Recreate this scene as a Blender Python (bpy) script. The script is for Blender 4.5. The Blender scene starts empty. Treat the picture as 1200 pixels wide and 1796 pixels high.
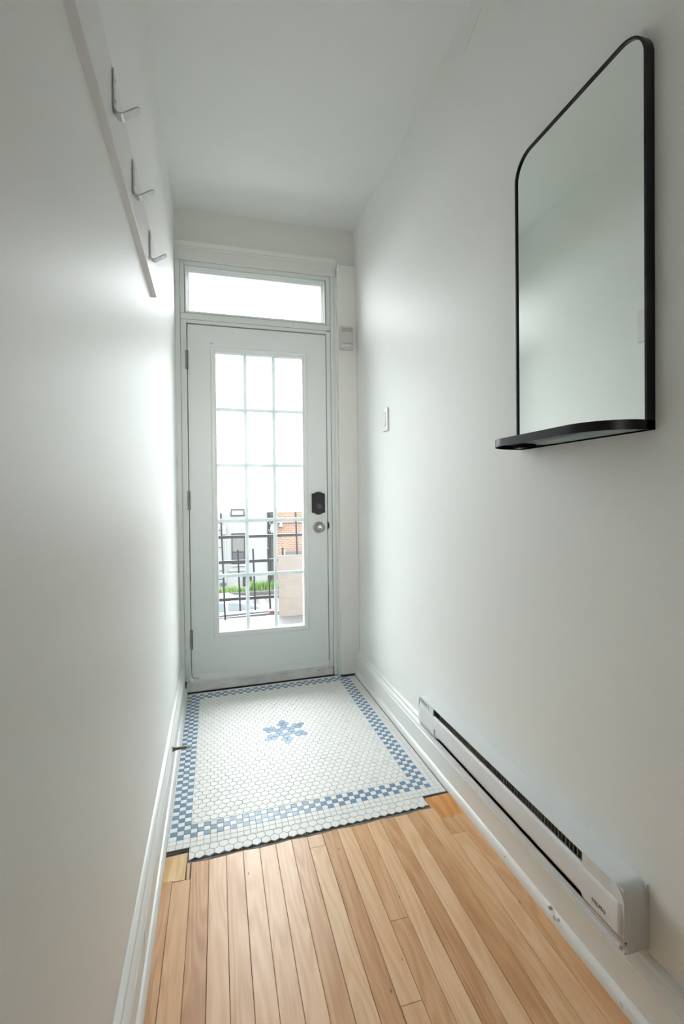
import bpy, bmesh, math, random
from mathutils import Vector, Matrix
from math import sin, cos, pi, radians

random.seed(7)
SC = bpy.context.scene
COL = SC.collection

# ------------------------------------------------------------------ camera
F_PX = 826.13
cam_d = bpy.data.cameras.new('camera')
cam = bpy.data.objects.new('camera', cam_d)
COL.objects.link(cam)
SC.camera = cam
cam_d.sensor_fit = 'HORIZONTAL'
cam_d.sensor_width = 36.0
cam_d.lens = F_PX / 1200.0 * 36.0
cam_d.shift_y = -18.79 / 1200.0
cam_d.clip_start = 0.02
cam_d.clip_end = 300
RX = Vector((0.96466901, -0.26325944, -0.01040051))
UP = Vector((0.01300898, 0.00816716, 0.99988202))
FW = Vector((0.26314344, 0.9646905, -0.01130334))
m = Matrix((RX, UP, -FW)).transposed().to_4x4()
m.translation = Vector((0.13445, -2.82558, 1.10670))
cam.matrix_world = m

# ------------------------------------------------------------------ world: bright overcast sky
SKY = 23.0           # radiance at the zenith; a third of it at the horizon, as under an even overcast
W = bpy.data.worlds.new('sky')
SC.world = W
W.use_nodes = True
nt = W.node_tree
bg = nt.nodes['Background']
tc = nt.nodes.new('ShaderNodeTexCoord')
mp = nt.nodes.new('ShaderNodeMapping')
mp.inputs['Scale'].default_value = (1.0, 1.0, 2.6)
nz = nt.nodes.new('ShaderNodeTexNoise')
nz.inputs['Scale'].default_value = 3.2
nz.inputs['Detail'].default_value = 6
nz.inputs['Roughness'].default_value = 0.6
cr = nt.nodes.new('ShaderNodeValToRGB')
cr.color_ramp.elements[0].position = 0.34
cr.color_ramp.elements[0].color = (0.91, 0.935, 0.96, 1)
cr.color_ramp.elements[1].position = 0.62
cr.color_ramp.elements[1].color = (1.0, 1.0, 1.0, 1)
nt.links.new(tc.outputs['Generated'], mp.inputs['Vector'])
nt.links.new(mp.outputs['Vector'], nz.inputs['Vector'])
nt.links.new(nz.outputs['Fac'], cr.inputs['Fac'])
nt.links.new(cr.outputs['Color'], bg.inputs['Color'])
sx = nt.nodes.new('ShaderNodeSeparateXYZ')
mr = nt.nodes.new('ShaderNodeMapRange')
mr.inputs['From Min'].default_value = 0.0
mr.inputs['From Max'].default_value = 1.0
mr.inputs['To Min'].default_value = SKY / 3.0
mr.inputs['To Max'].default_value = SKY
nt.links.new(tc.outputs['Generated'], sx.inputs['Vector'])
nt.links.new(sx.outputs['Z'], mr.inputs['Value'])
nt.links.new(mr.outputs['Result'], bg.inputs['Strength'])

# added fill light, no such lamp there, washing the ceiling from behind the camera
CEILING_FILL_W = 0.5
ld = bpy.data.lights.new('ceiling_fill', 'AREA')
ld.shape = 'DISK'
ld.size = 0.30
ld.energy = CEILING_FILL_W
ld.color = (1.0, 0.93, 0.86)
lo = bpy.data.objects.new('ceiling_fill', ld)
lo.location = (0.45, -3.15, 1.9)
lo.rotation_euler = (Vector((0.46, -0.9, 2.74)) - Vector((0.45, -3.15, 1.9))).to_track_quat('-Z', 'Y').to_euler()
ld.spread = radians(75)
COL.objects.link(lo)

# second added fill behind the camera, aimed along the hall at the front door
DOOR_FILL_W = 1.6
rd_ = bpy.data.lights.new('door_fill', 'AREA')
rd_.shape = 'RECTANGLE'
rd_.size = 0.7
rd_.size_y = 1.2
rd_.energy = DOOR_FILL_W
rd_.color = (1.0, 0.975, 0.95)
rd_.spread = radians(40)
ro = bpy.data.objects.new('door_fill', rd_)
ro.location = (0.46, -3.22, 1.55)
ro.rotation_euler = (Vector((0.43, 0.0, 1.35)) - Vector((0.46, -3.22, 1.55))).to_track_quat('-Z', 'Y').to_euler()
COL.objects.link(ro)

SC.view_settings.view_transform = 'Standard'
SC.view_settings.look = 'None'
SC.view_settings.gamma = 1.0
SC.view_settings.exposure = 0.0
SC.view_settings.use_curve_mapping = False
cy = SC.cycles
cy.use_denoising = True
cy.max_bounces = 14
cy.diffuse_bounces = 9
cy.glossy_bounces = 5
cy.transmission_bounces = 6
cy.transparent_max_bounces = 12
cy.sample_clamp_indirect = 6.0
cy.caustics_reflective = True


# ------------------------------------------------------------------ materials
def lin(r, g, b):
    f = lambda c: (c / 255 / 12.92) if c / 255 <= 0.04045 else ((c / 255 + 0.055) / 1.055) ** 2.4
    return (f(r), f(g), f(b), 1)


def mat(name, col, rough=0.5, metal=0.0, spec=0.5, bump=None, tint=None, coat=0.0):
    """Principled material; bump=(scale, strength, distance), tint=(scale, amount) mottles the colour."""
    M = bpy.data.materials.new(name)
    M.use_nodes = True
    n = M.node_tree
    b = n.nodes['Principled BSDF']
    b.inputs['Base Color'].default_value = col
    b.inputs['Roughness'].default_value = rough
    b.inputs['Metallic'].default_value = metal
    b.inputs['Specular IOR Level'].default_value = spec
    b.inputs['Coat Weight'].default_value = coat
    t = n.nodes.new('ShaderNodeTexCoord')
    if bump:
        z = n.nodes.new('ShaderNodeTexNoise')
        z.inputs['Scale'].default_value = bump[0]
        z.inputs['Detail'].default_value = 3
        n.links.new(t.outputs['Object'], z.inputs['Vector'])
        bp = n.nodes.new('ShaderNodeBump')
        bp.inputs['Strength'].default_value = bump[1]
        bp.inputs['Distance'].default_value = bump[2]
        n.links.new(z.outputs['Fac'], bp.inputs['Height'])
        n.links.new(bp.outputs['Normal'], b.inputs['Normal'])
    if tint:
        z = n.nodes.new('ShaderNodeTexNoise')
        z.inputs['Scale'].default_value = tint[0]
        z.inputs['Detail'].default_value = 5
        n.links.new(t.outputs['Object'], z.inputs['Vector'])
        r = n.nodes.new('ShaderNodeValToRGB')
        r.color_ramp.elements[0].position = 0.3
        r.color_ramp.elements[1].position = 0.7
        k = 1 - tint[1]
        r.color_ramp.elements[0].color = (col[0] * k, col[1] * k, col[2] * k, 1)
        r.color_ramp.elements[1].color = col
        n.links.new(z.outputs['Fac'], r.inputs['Fac'])
        n.links.new(r.outputs['Color'], b.inputs['Base Color'])
    return M


def glass_mat(name, tint=(0.97, 0.985, 0.985, 1), ior=1.16, rough=0.0):
    M = bpy.data.materials.new(name)
    M.use_nodes = True
    n = M.node_tree
    n.nodes.clear()
    o = n.nodes.new('ShaderNodeOutputMaterial')
    tr = n.nodes.new('ShaderNodeBsdfTransparent')
    tr.inputs['Color'].default_value = tint
    gl = n.nodes.new('ShaderNodeBsdfGlossy')
    gl.inputs['Roughness'].default_value = rough
    fr = n.nodes.new('ShaderNodeFresnel')
    fr.inputs['IOR'].default_value = ior
    mx = n.nodes.new('ShaderNodeMixShader')
    n.links.new(fr.outputs['Fac'], mx.inputs['Fac'])
    n.links.new(tr.outputs['BSDF'], mx.inputs[1])
    n.links.new(gl.outputs['BSDF'], mx.inputs[2])
    n.links.new(mx.outputs['Shader'], o.inputs['Surface'])
    return M


M_wall = mat('satin wall paint', (0.86, 0.87, 0.85, 1), 0.50, spec=0.36, bump=(420, 0.10, 0.002))
M_ceil = mat('flat ceiling paint', (0.84, 0.86, 0.845, 1), 0.75, spec=0.3, bump=(60, 0.04, 0.003))
M_trim = mat('white trim gloss paint', (0.82, 0.825, 0.81, 1), 0.30, bump=(35, 0.05, 0.002))
M_door = mat('pale grey green door paint', (0.80, 0.845, 0.84, 1), 0.38)
M_frame = mat('door frame paint', (0.76, 0.80, 0.78, 1), 0.38)
M_lite = mat('moulded plastic lite frame', (0.84, 0.87, 0.87, 1), 0.35)
M_munt = mat('grille bars between panes', (0.84, 0.88, 0.90, 1), 0.5)
_n = M_munt.node_tree
_t = _n.nodes.new('ShaderNodeBsdfTranslucent'); _t.inputs['Color'].default_value = (0.70, 0.82, 0.88, 1)
_m = _n.nodes.new('ShaderNodeMixShader'); _m.inputs['Fac'].default_value = 0.07
_n.links.new(_n.nodes['Principled BSDF'].outputs['BSDF'], _m.inputs[1]); _n.links.new(_t.outputs['BSDF'], _m.inputs[2])
_n.links.new(_m.outputs['Shader'], _n.nodes['Material Output'].inputs['Surface'])
M_sill = mat('worn painted sill', (0.78, 0.77, 0.76, 1), 0.55, tint=(14, 0.22), bump=(50, 0.1, 0.002))
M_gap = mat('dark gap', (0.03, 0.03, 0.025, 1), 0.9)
M_grout = mat('cement grout', (0.075, 0.07, 0.065, 1), 0.95, tint=(60, 0.45), bump=(120, 0.3, 0.003))
M_sub = mat('cement bed', (0.25, 0.235, 0.21, 1), 0.95, tint=(50, 0.5))
M_glass = glass_mat('clear glass')
M_glass_t = glass_mat('ribbed transom glass', (0.95, 0.965, 0.97, 1), 1.16, 0.05)
M_black = mat('black powder coat metal', (0.004, 0.004, 0.0045, 1), 0.36, spec=0.32)
M_mirror = mat('mirror silver', (0.83, 0.87, 0.84, 1), 0.0, metal=1.0)
M_heat = mat('white enamelled steel', (0.78, 0.80, 0.82, 1), 0.33)
M_heat_in = mat('painted slot shade', (0.11, 0.115, 0.13, 1), 0.55)
M_fin = mat('dark heating fins', (0.20, 0.175, 0.15, 1), 0.5)
M_chrome = mat('brushed nickel', (0.60, 0.60, 0.60, 1), 0.22, metal=1.0)
M_nickel = mat('satin nickel', (0.42, 0.40, 0.375, 1), 0.36, metal=1.0)
M_hinge = mat('dull steel hinge', (0.36, 0.345, 0.32, 1), 0.42, metal=0.8, tint=(60, 0.4))
M_bronze = mat('aged bronze', (0.20, 0.15, 0.115, 1), 0.38, metal=0.8)
M_rubber = mat('grey rubber', (0.48, 0.50, 0.49, 1), 0.6)
M_lock = mat('blackened lock plate', (0.009, 0.0105, 0.0125, 1), 0.5, spec=0.5)
M_plastic = mat('white plastic', (0.80, 0.80, 0.78, 1), 0.35)
M_sens = mat('grey white sensor plastic', (0.60, 0.59, 0.575, 1), 0.4)
M_lens = mat('sensor lens', (0.42, 0.41, 0.40, 1), 0.35)
M_ink = mat('dark print', (0.06, 0.06, 0.065, 1), 0.6)
M_faint = mat('faded label print', (0.42, 0.44, 0.44, 1), 0.5)
M_screw = mat('screw steel', (0.35, 0.35, 0.35, 1), 0.35, metal=1.0)
# outside
M_iron = mat('black iron', (0.002344, 0.002477, 0.002812, 1), 0.5)
M_deck = mat('pale porch floor paint', (0.04537, 0.04468, 0.04401, 1), 0.6, tint=(6, 0.08))
M_stucco = mat('pale grey stucco', (0.1398, 0.1398, 0.1379, 1), 0.9, tint=(1.2, 0.10))
M_conc = mat('pale concrete', (0.03442, 0.03377, 0.03316, 1), 0.9, tint=(3, 0.25))
M_stone = mat('stone edging', (0.03947, 0.03701, 0.03534, 1), 0.9, tint=(6, 0.45))
M_road = mat('asphalt', (0.03497, 0.03497, 0.03394, 1), 0.9, tint=(8, 0.3))
M_earth = mat('soil', (0.04113, 0.04113, 0.02057, 1), 0.95, tint=(4, 0.5))
M_wframe = mat('dark window frame', (0.002976, 0.003274, 0.004464, 1), 0.5)
M_blind = mat('cream roller blind', (0.06854, 0.06682, 0.06338, 1), 0.8, tint=(9, 0.1))
M_pane = mat('grey window pane', (0.0377, 0.0377, 0.04284, 1), 0.25)
M_dkmetal = mat('dark ribbed metal', (0.03125, 0.03385, 0.03646, 1), 0.6)
M_rust = mat('reddish brown cladding', (0.05484, 0.03941, 0.03427, 1), 0.85, tint=(10, 0.5))
M_fence = mat('weathered grey boards', (0.06198, 0.06562, 0.06707, 1), 0.8, tint=(15, 0.3))
M_car = mat('white car paint', (0.03393, 0.03432, 0.03554, 1), 0.25, coat=0.5)
M_carglass = mat('blue grey car glass', (0.0441, 0.05198, 0.0567, 1), 0.6, spec=0.05)
M_tail = mat('red tail light', (0.08226, 0.003085, 0.002468, 1), 0.3)
M_tyre = mat('tyre rubber', (0.005208, 0.005208, 0.005208, 1), 0.8)
M_white = mat('white housing', (0.1389, 0.1389, 0.1389, 1), 0.5)


def attr_mix(name, cols, rough, tone=0.18, spec=0.5, bump=None, attr='tone', mottle=None):
    """Material whose colour is picked per tile from the 'tone' attribute between the colours given."""
    M = bpy.data.materials.new(name)
    M.use_nodes = True
    n = M.node_tree
    b = n.nodes['Principled BSDF']
    b.inputs['Roughness'].default_value = rough
    b.inputs['Specular IOR Level'].default_value = spec
    a = n.nodes.new('ShaderNodeAttribute')
    a.attribute_name = attr
    r = n.nodes.new('ShaderNodeValToRGB')
    e = r.color_ramp.elements
    e[0].position = 0
    e[1].position = 1
    e[0].color = cols[0]
    e[1].color = cols[-1]
    for i, c in enumerate(cols[1:-1]):
        q = e.new((i + 1) / (len(cols) - 1))
        q.color = c
    n.links.new(a.outputs['Fac'], r.inputs['Fac'])
    n.links.new(r.outputs['Color'], b.inputs['Base Color'])
    return M


M_tw = attr_mix('white glazed tile', [(0.66, 0.655, 0.64, 1), (0.80, 0.795, 0.775, 1), (0.84, 0.835, 0.82, 1)], 0.5, spec=0.4)
M_tb = attr_mix('blue glazed tile', [lin(82, 110, 137), lin(94, 126, 158), lin(106, 139, 171)], 0.34)


def wood_mat(name, ramp, rough=0.34, spots=True, patchy=0.0):
    M = bpy.data.materials.new(name)
    M.use_nodes = True
    n = M.node_tree
    L = n.links.new
    b = n.nodes['Principled BSDF']
    b.inputs['Roughness'].default_value = rough
    b.inputs['Specular IOR Level'].default_value = 0.45
    tc = n.nodes.new('ShaderNodeTexCoord')
    at = n.nodes.new('ShaderNodeAttribute'); at.attribute_name = 'tone'
    rd = n.nodes.new('ShaderNodeAttribute'); rd.attribute_name = 'rnd'
    off = n.nodes.new('ShaderNodeVectorMath'); off.operation = 'SCALE'
    comb = n.nodes.new('ShaderNodeCombineXYZ')
    L(rd.outputs['Fac'], comb.inputs['X']); L(rd.outputs['Fac'], comb.inputs['Y']); L(rd.outputs['Fac'], comb.inputs['Z'])
    L(comb.outputs['Vector'], off.inputs[0]); off.inputs['Scale'].default_value = 57.0
    add = n.nodes.new('ShaderNodeVectorMath'); add.operation = 'ADD'
    L(tc.outputs['Object'], add.inputs[0]); L(off.outputs['Vector'], add.inputs[1])
    # broad cathedral grain
    m1 = n.nodes.new('ShaderNodeMapping'); m1.inputs['Scale'].default_value = (13.0, 1.5, 13.0)
    L(add.outputs['Vector'], m1.inputs['Vector'])
    n1 = n.nodes.new('ShaderNodeTexNoise'); n1.inputs['Scale'].default_value = 1.0; n1.inputs['Detail'].default_value = 1.5
    n1.inputs['Distortion'].default_value = 0.4
    L(m1.outputs['Vector'], n1.inputs['Vector'])
    mu = n.nodes.new('ShaderNodeMath'); mu.operation = 'MULTIPLY'; mu.inputs[1].default_value = 62.0
    L(n1.outputs['Fac'], mu.inputs[0])
    sn = n.nodes.new('ShaderNodeMath'); sn.operation = 'SINE'
    L(mu.outputs['Value'], sn.inputs[0])
    # fine fibres
    m2 = n.nodes.new('ShaderNodeMapping'); m2.inputs['Scale'].default_value = (420.0, 9.0, 100.0)
    L(add.outputs['Vector'], m2.inputs['Vector'])
    n2 = n.nodes.new('ShaderNodeTexNoise'); n2.inputs['Scale'].default_value = 1.0; n2.inputs['Detail'].default_value = 2
    L(m2.outputs['Vector'], n2.inputs['Vector'])
    # slow blotches
    m3 = n.nodes.new('ShaderNodeMapping'); m3.inputs['Scale'].default_value = (16.0, 4.0, 5.0)
    L(add.outputs['Vector'], m3.inputs['Vector'])
    n3 = n.nodes.new('ShaderNodeTexNoise'); n3.inputs['Scale'].default_value = 1.0; n3.inputs['Detail'].default_value = 3
    L(m3.outputs['Vector'], n3.inputs['Vector'])

    def ma(op, a, bv):
        q = n.nodes.new('ShaderNodeMath'); q.operation = op
        for i, v in enumerate((a, bv)):
            if isinstance(v, (int, float)):
                q.inputs[i].default_value = v
            else:
                L(v, q.inputs[i])
        return q.outputs['Value']
    s = ma('MULTIPLY', sn.outputs['Value'], 0.08)
    f = ma('MULTIPLY', ma('SUBTRACT', n2.outputs['Fac'], 0.5), 0.34)
    bl = ma('MULTIPLY', ma('SUBTRACT', n3.outputs['Fac'], 0.5), 0.42 + patchy)
    tot = ma('ADD', ma('ADD', ma('ADD', at.outputs['Fac'], s), f), bl)
    r = n.nodes.new('ShaderNodeValToRGB')
    e = r.color_ramp.elements
    e[0].position = 0.0; e[0].color = ramp[0]
    e[1].position = 1.0; e[1].color = ramp[-1]
    for i, c in enumerate(ramp[1:-1]):
        q = e.new((i + 1) / (len(ramp) - 1)); q.color = c
    L(tot, r.inputs['Fac'])
    out = r.outputs['Color']
    if spots:
        m4 = n.nodes.new('ShaderNodeMapping'); m4.inputs['Scale'].default_value = (34.0, 13.0, 9.0)
        L(add.outputs['Vector'], m4.inputs['Vector'])
        v = n.nodes.new('ShaderNodeTexVoronoi'); v.inputs['Scale'].default_value = 1.0
        L(m4.outputs['Vector'], v.inputs['Vector'])
        lt = n.nodes.new('ShaderNodeMapRange')
        lt.inputs['From Min'].default_value = 0.05; lt.inputs['From Max'].default_value = 0.10
        lt.inputs['To Min'].default_value = 1.0; lt.inputs['To Max'].default_value = 0.0
        L(v.outputs['Distance'], lt.inputs['Value'])
        sel = n.nodes.new('ShaderNodeSeparateColor')
        L(v.outputs['Color'], sel.inputs['Color'])
        gt = ma('GREATER_THAN', sel.outputs['Red'], 0.80)
        k = ma('MULTIPLY', ma('MULTIPLY', lt.outputs['Result'], gt), 0.75)
        mx = n.nodes.new('ShaderNodeMix'); mx.data_type = 'RGBA'
        L(k, mx.inputs['Factor'])
        L(out, mx.inputs['A'])
        mx.inputs['B'].default_value = lin(92, 62, 45)
        out = mx.outputs['Result']
    L(out, b.inputs['Base Color'])
    bp = n.nodes.new('ShaderNodeBump'); bp.inputs['Strength'].default_value = 0.06; bp.inputs['Distance'].default_value = 0.001
    L(n2.outputs['Fac'], bp.inputs['Height']); L(bp.outputs['Normal'], b.inputs['Normal'])
    return M


M_wood = wood_mat('sanded maple strip', [lin(158, 107, 64), lin(200, 149, 103), lin(225, 181, 138), lin(241, 208, 172)])
M_patch = wood_mat('orange fir offcut', [lin(150, 92, 44), lin(205, 140, 78), lin(226, 168, 104), lin(238, 190, 132)], 0.6, True, 0.5)
M_ply = wood_mat('rough splintered ply', [lin(140, 102, 62), lin(212, 170, 118), lin(236, 204, 156), lin(246, 226, 190)], 0.8, True, 0.7)
M_plyout = wood_mat('pale plywood face', [lin(62, 54, 48), lin(92, 83, 77), lin(103, 95, 89), lin(110, 102, 97)], 0.8, False, 0.1)


def brick_mat():
    M = bpy.data.materials.new('orange brick wall')
    M.use_nodes = True
    n = M.node_tree
    b = n.nodes['Principled BSDF']
    b.inputs['Roughness'].default_value = 0.9
    tc = n.nodes.new('ShaderNodeTexCoord')
    mp = n.nodes.new('ShaderNodeMapping')
    mp.inputs['Rotation'].default_value = (radians(-90), 0, 0)
    n.links.new(tc.outputs['Object'], mp.inputs['Vector'])
    br = n.nodes.new('ShaderNodeTexBrick')
    br.inputs['Color1'].default_value = (0.120, 0.066, 0.044, 1)
    br.inputs['Color2'].default_value = (0.100, 0.051, 0.033, 1)
    br.inputs['Mortar'].default_value = (0.185, 0.145, 0.12, 1)
    br.inputs['Scale'].default_value = 1.0
    br.inputs['Brick Width'].default_value = 0.21
    br.inputs['Row Height'].default_value = 0.075
    br.inputs['Mortar Size'].default_value = 0.010
    n.links.new(mp.outputs['Vector'], br.inputs['Vector'])
    n.links.new(br.outputs['Color'], b.inputs['Base Color'])
    return M


M_brick = brick_mat()


def grass_mat():
    M = attr_mix('weeds', [lin(60, 80, 34), lin(84, 112, 54), lin(112, 130, 80)], 0.8)
    return M


M_grass = grass_mat()


# ------------------------------------------------------------------ geometry helpers
class MB:
    def __init__(s):
        s.bm = bmesh.new()
        s.lt = None
        s.mats = []

    def _new(s, verts):
        return [s.bm.verts.new(v) for v in verts]

    def box(s, x0, x1, y0, y1, z0, z1, bev=0.0, seg=2):
        x0, x1 = sorted((x0, x1)); y0, y1 = sorted((y0, y1)); z0, z1 = sorted((z0, z1))
        return s.hexa([(x0, y0, z0), (x1, y0, z0), (x1, y1, z0), (x0, y1, z0),
                       (x0, y0, z1), (x1, y0, z1), (x1, y1, z1), (x0, y1, z1)], bev, seg)

    def hexa(s, p, bev=0.0, seg=2):
        v = s._new(p)
        fs = [s.bm.faces.new([v[i] for i in q]) for q in
              ((0, 3, 2, 1), (4, 5, 6, 7), (0, 1, 5, 4), (1, 2, 6, 5), (2, 3, 7, 6), (3, 0, 4, 7))]
        if bev > 0:
            es = list({e for f in fs for e in f.edges})
            bmesh.ops.bevel(s.bm, geom=es, offset=bev, segments=seg, affect='EDGES', profile=0.5)
        return fs

    def prism(s, pts, d0, d1, axis, cap=True):
        """Closed outline extruded between d0 and d1 along axis (0,1,2); pts in the other two axes in order."""
        def P(a, b, d):
            q = [a, b]
            q.insert(axis, d)
            return q
        A = s._new([P(a, b, d0) for a, b in pts])
        B = s._new([P(a, b, d1) for a, b in pts])
        n = len(pts)
        fs = []
        for i in range(n):
            j = (i + 1) % n
            fs.append(s.bm.faces.new((A[i], A[j], B[j], B[i])))
        if cap:
            fs.append(s.bm.faces.new(A[::-1])); fs.append(s.bm.faces.new(B))
        return fs

    def ring(s, outer, inner, d0, d1, axis):
        """Flat ring (two outlines of equal length) with thickness."""
        def P(a, b, d):
            q = [a, b]
            q.insert(axis, d)
            return q
        n = len(outer)
        L = [s._new([P(a, b, d) for a, b in o]) for o in (outer, inner) for d in (d0, d1)]
        o0, o1, i0, i1 = L
        for i in range(n):
            j = (i + 1) % n
            for q in ((o0[i], o0[j], o1[j], o1[i]), (i0[j], i0[i], i1[i], i1[j]),
                      (o1[i], o1[j], i1[j], i1[i]), (o0[j], o0[i], i0[i], i0[j])):
                s.bm.faces.new(q)

    def band(s, path, thick, d0, d1, axis):
        """Open strip following path (2-D), of the given wall thickness, extruded along axis."""
        n = len(path)
        off = []
        for i in range(n):
            a = Vector(path[max(i - 1, 0)]); b = Vector(path[min(i + 1, n - 1)])
            t = (b - a).normalized()
            off.append((path[i][0] - t.y * thick, path[i][1] + t.x * thick))
        s.prism(list(path) + off[::-1], d0, d1, axis, cap=False)
        # caps as quads so that the curved outline stays clean
        def P(q, d):
            r = [q[0], q[1]]
            r.insert(axis, d)
            return r
        for d in (d0, d1):
            A = s._new([P(q, d) for q in path]); B = s._new([P(q, d) for q in off])
            for i in range(n - 1):
                s.bm.faces.new((A[i], A[i + 1], B[i + 1], B[i]))

    def tube(s, path, r, n=12, closed=False, cap=True):
        rings = []
        pts = [Vector(p) for p in path]
        rr = r if isinstance(r, (list, tuple)) else [r] * len(pts)
        for i, p in enumerate(pts):
            t = (pts[min(i + 1, len(pts) - 1)] - pts[max(i - 1, 0)]).normalized()
            a = Vector((0, 0, 1)) if abs(t.z) < 0.9 else Vector((1, 0, 0))
            u = t.cross(a).normalized(); w = t.cross(u)
            rings.append(s._new([p + (u * cos(2 * pi * k / n) + w * sin(2 * pi * k / n)) * rr[i] for k in range(n)]))
        for A, B in zip(rings, rings[1:]):
            for k in range(n):
                j = (k + 1) % n
                s.bm.faces.new((A[k], A[j], B[j], B[k]))
        if cap:
            s.bm.faces.new(rings[0][::-1]); s.bm.faces.new(rings[-1])

    def lathe(s, origin, axis, prof, n=28):
        """prof: list of (distance along axis, radius)."""
        o = Vector(origin); t = Vector(axis).normalized()
        s.tube([o + t * d for d, r in prof], [max(r, 1e-4) for d, r in prof], n)

    def build(s, name, material, parent=None, smooth=False, angle=35):
        bmesh.ops.remove_doubles(s.bm, verts=s.bm.verts[:], dist=1e-6)
        bmesh.ops.recalc_face_normals(s.bm, faces=s.bm.faces[:])
        me = bpy.data.meshes.new(name)
        s.bm.to_mesh(me)
        s.bm.free()
        for mm in (material if isinstance(material, (list, tuple)) else [material]):
            me.materials.append(mm)
        if smooth:
            me.polygons.foreach_set('use_smooth', [True] * len(me.polygons))
            me.set_sharp_from_angle(angle=radians(angle))
        o = bpy.data.objects.new(name, me)
        COL.objects.link(o)
        if parent is not None:
            o.parent = parent
            o.matrix_parent_inverse = parent.matrix_basis.inverted()
        return o


def empty(name, loc, label=None, cat=None, group=None, kind=None):
    o = bpy.data.objects.new(name, None)
    o.empty_display_size = 0.05
    o.location = loc
    COL.objects.link(o)
    tag(o, label, cat, group, kind)
    return o


def tag(o, label=None, cat=None, group=None, kind=None):
    if label: o['label'] = label
    if cat: o['category'] = cat
    if group: o['group'] = group
    if kind: o['kind'] = kind
    return o


def struct(o):
    o['kind'] = 'structure'
    return o


def rrect(a0, a1, b0, b1, r, n=6):
    pts = []
    for (ca, cb, s) in ((a1 - r, b1 - r, 0), (a0 + r, b1 - r, 1), (a0 + r, b0 + r, 2), (a1 - r, b0 + r, 3)):
        for k in range(n + 1):
            t = (s + k / n) * pi / 2
            pts.append((ca + r * cos(t), cb + r * sin(t)))
    return pts


def mound(x0, x1, z0, z1, steps):
    """Picture-frame moulding in a wall plane: list of ((inset, y)) rings; returns MB."""
    mb = MB()
    R = []
    for ins, y in steps:
        R.append(mb._new([(x0 + ins, y, z0 + ins), (x1 - ins, y, z0 + ins), (x1 - ins, y, z1 - ins), (x0 + ins, y, z1 - ins)]))
    for A, B in zip(R, R[1:]):
        for k in range(4):
            j = (k + 1) % 4
            mb.bm.faces.new((A[k], A[j], B[j], B[k]))
    for k in range(4):      # close the back
        j = (k + 1) % 4
        mb.bm.faces.new((R[-1][k], R[-1][j], R[0][j], R[0][k]))
    return mb


# ------------------------------------------------------------------ room shell
YB = -3.3                       # hall cut short here behind the camera to dim the near walls
XR = 0.9955
ZC = 2.744
XL0, XL1 = -0.055, -0.0625      # left wall leans out slightly towards the ceiling


def xl(z):
    return XL0 + (XL1 - XL0) * z / ZC


b = MB()
b.hexa([(-0.20, YB, -0.05), (XL0, YB, -0.05), (XL0, 0.16, -0.05), (-0.20, 0.16, -0.05),
        (-0.20, YB, ZC + .02), (XL1, YB, ZC + .02), (XL1, 0.16, ZC + .02), (-0.20, 0.16, ZC + .02)])
struct(b.build('wall_left', M_wall))
b = MB()
b.box(XR, XR + 0.15, YB, 0.16, -0.05, ZC + .03)
struct(b.build('wall_right', M_wall))
b = MB()
b.hexa([(-0.2, YB, ZC - .004), (XR + .15, YB, ZC + .006), (XR + .15, .16, ZC + .010), (-.2, .16, ZC - .004),
        (-0.2, YB, ZC + .2), (XR + .15, YB, ZC + .2), (XR + .15, .16, ZC + .2), (-.2, .16, ZC + .2)])
struct(b.build('ceiling', M_ceil))
b = MB()                        # wall around the front door
b.box(-0.0625, -0.034, 0.0, 0.16, 0.0, 2.47)
b.box(0.8405, XR, 0.0, 0.16, 0.0, 2.47)
b.box(-0.0625, XR, 0.0, 0.16, 2.457, ZC + 0.01)
b.box(-0.0625, XR, 0.06, 0.16, -0.05, 0.045)
struct(b.build('wall_back', mat('flat end wall paint', (0.79, 0.785, 0.755, 1), 0.6)))
b = MB()
b.box(-0.2, XR + .15, YB - .15, YB, -0.05, ZC + .05)
struct(b.build('wall_front', mat('light absorbing end wall', (0.07, 0.067, 0.063, 1), 0.7)))  # unseen wall, coloured dark to absorb light behind the camera

# plaster repair where the ceiling meets the right wall
b = MB()
b.prism([(-1.60, 2.752), (-1.352, 2.634), (-1.375, 2.752)], XR - .0035, XR + .003, 0)
struct(b.build('trim_7', M_ceil))


# ------------------------------------------------------------------ floor
def yy(x, v):
    """floor rows sheared along the hall to match image pixel positions"""
    return v + 0.034 * x


b = MB()
b.box(-0.2, XR + .15, YB, 0.16, -0.08, -0.0035)
FLOOR = struct(b.build('floor', M_sub))

TP = 0.02123                   # tile pitch across
TV = 0.02101                   # tile pitch along
X0 = -0.0165
V0 = -0.136                    # far inner edge of the hexagon field
tiles = bmesh.new()
tone = tiles.faces.layers.float.new('tone')


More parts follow.
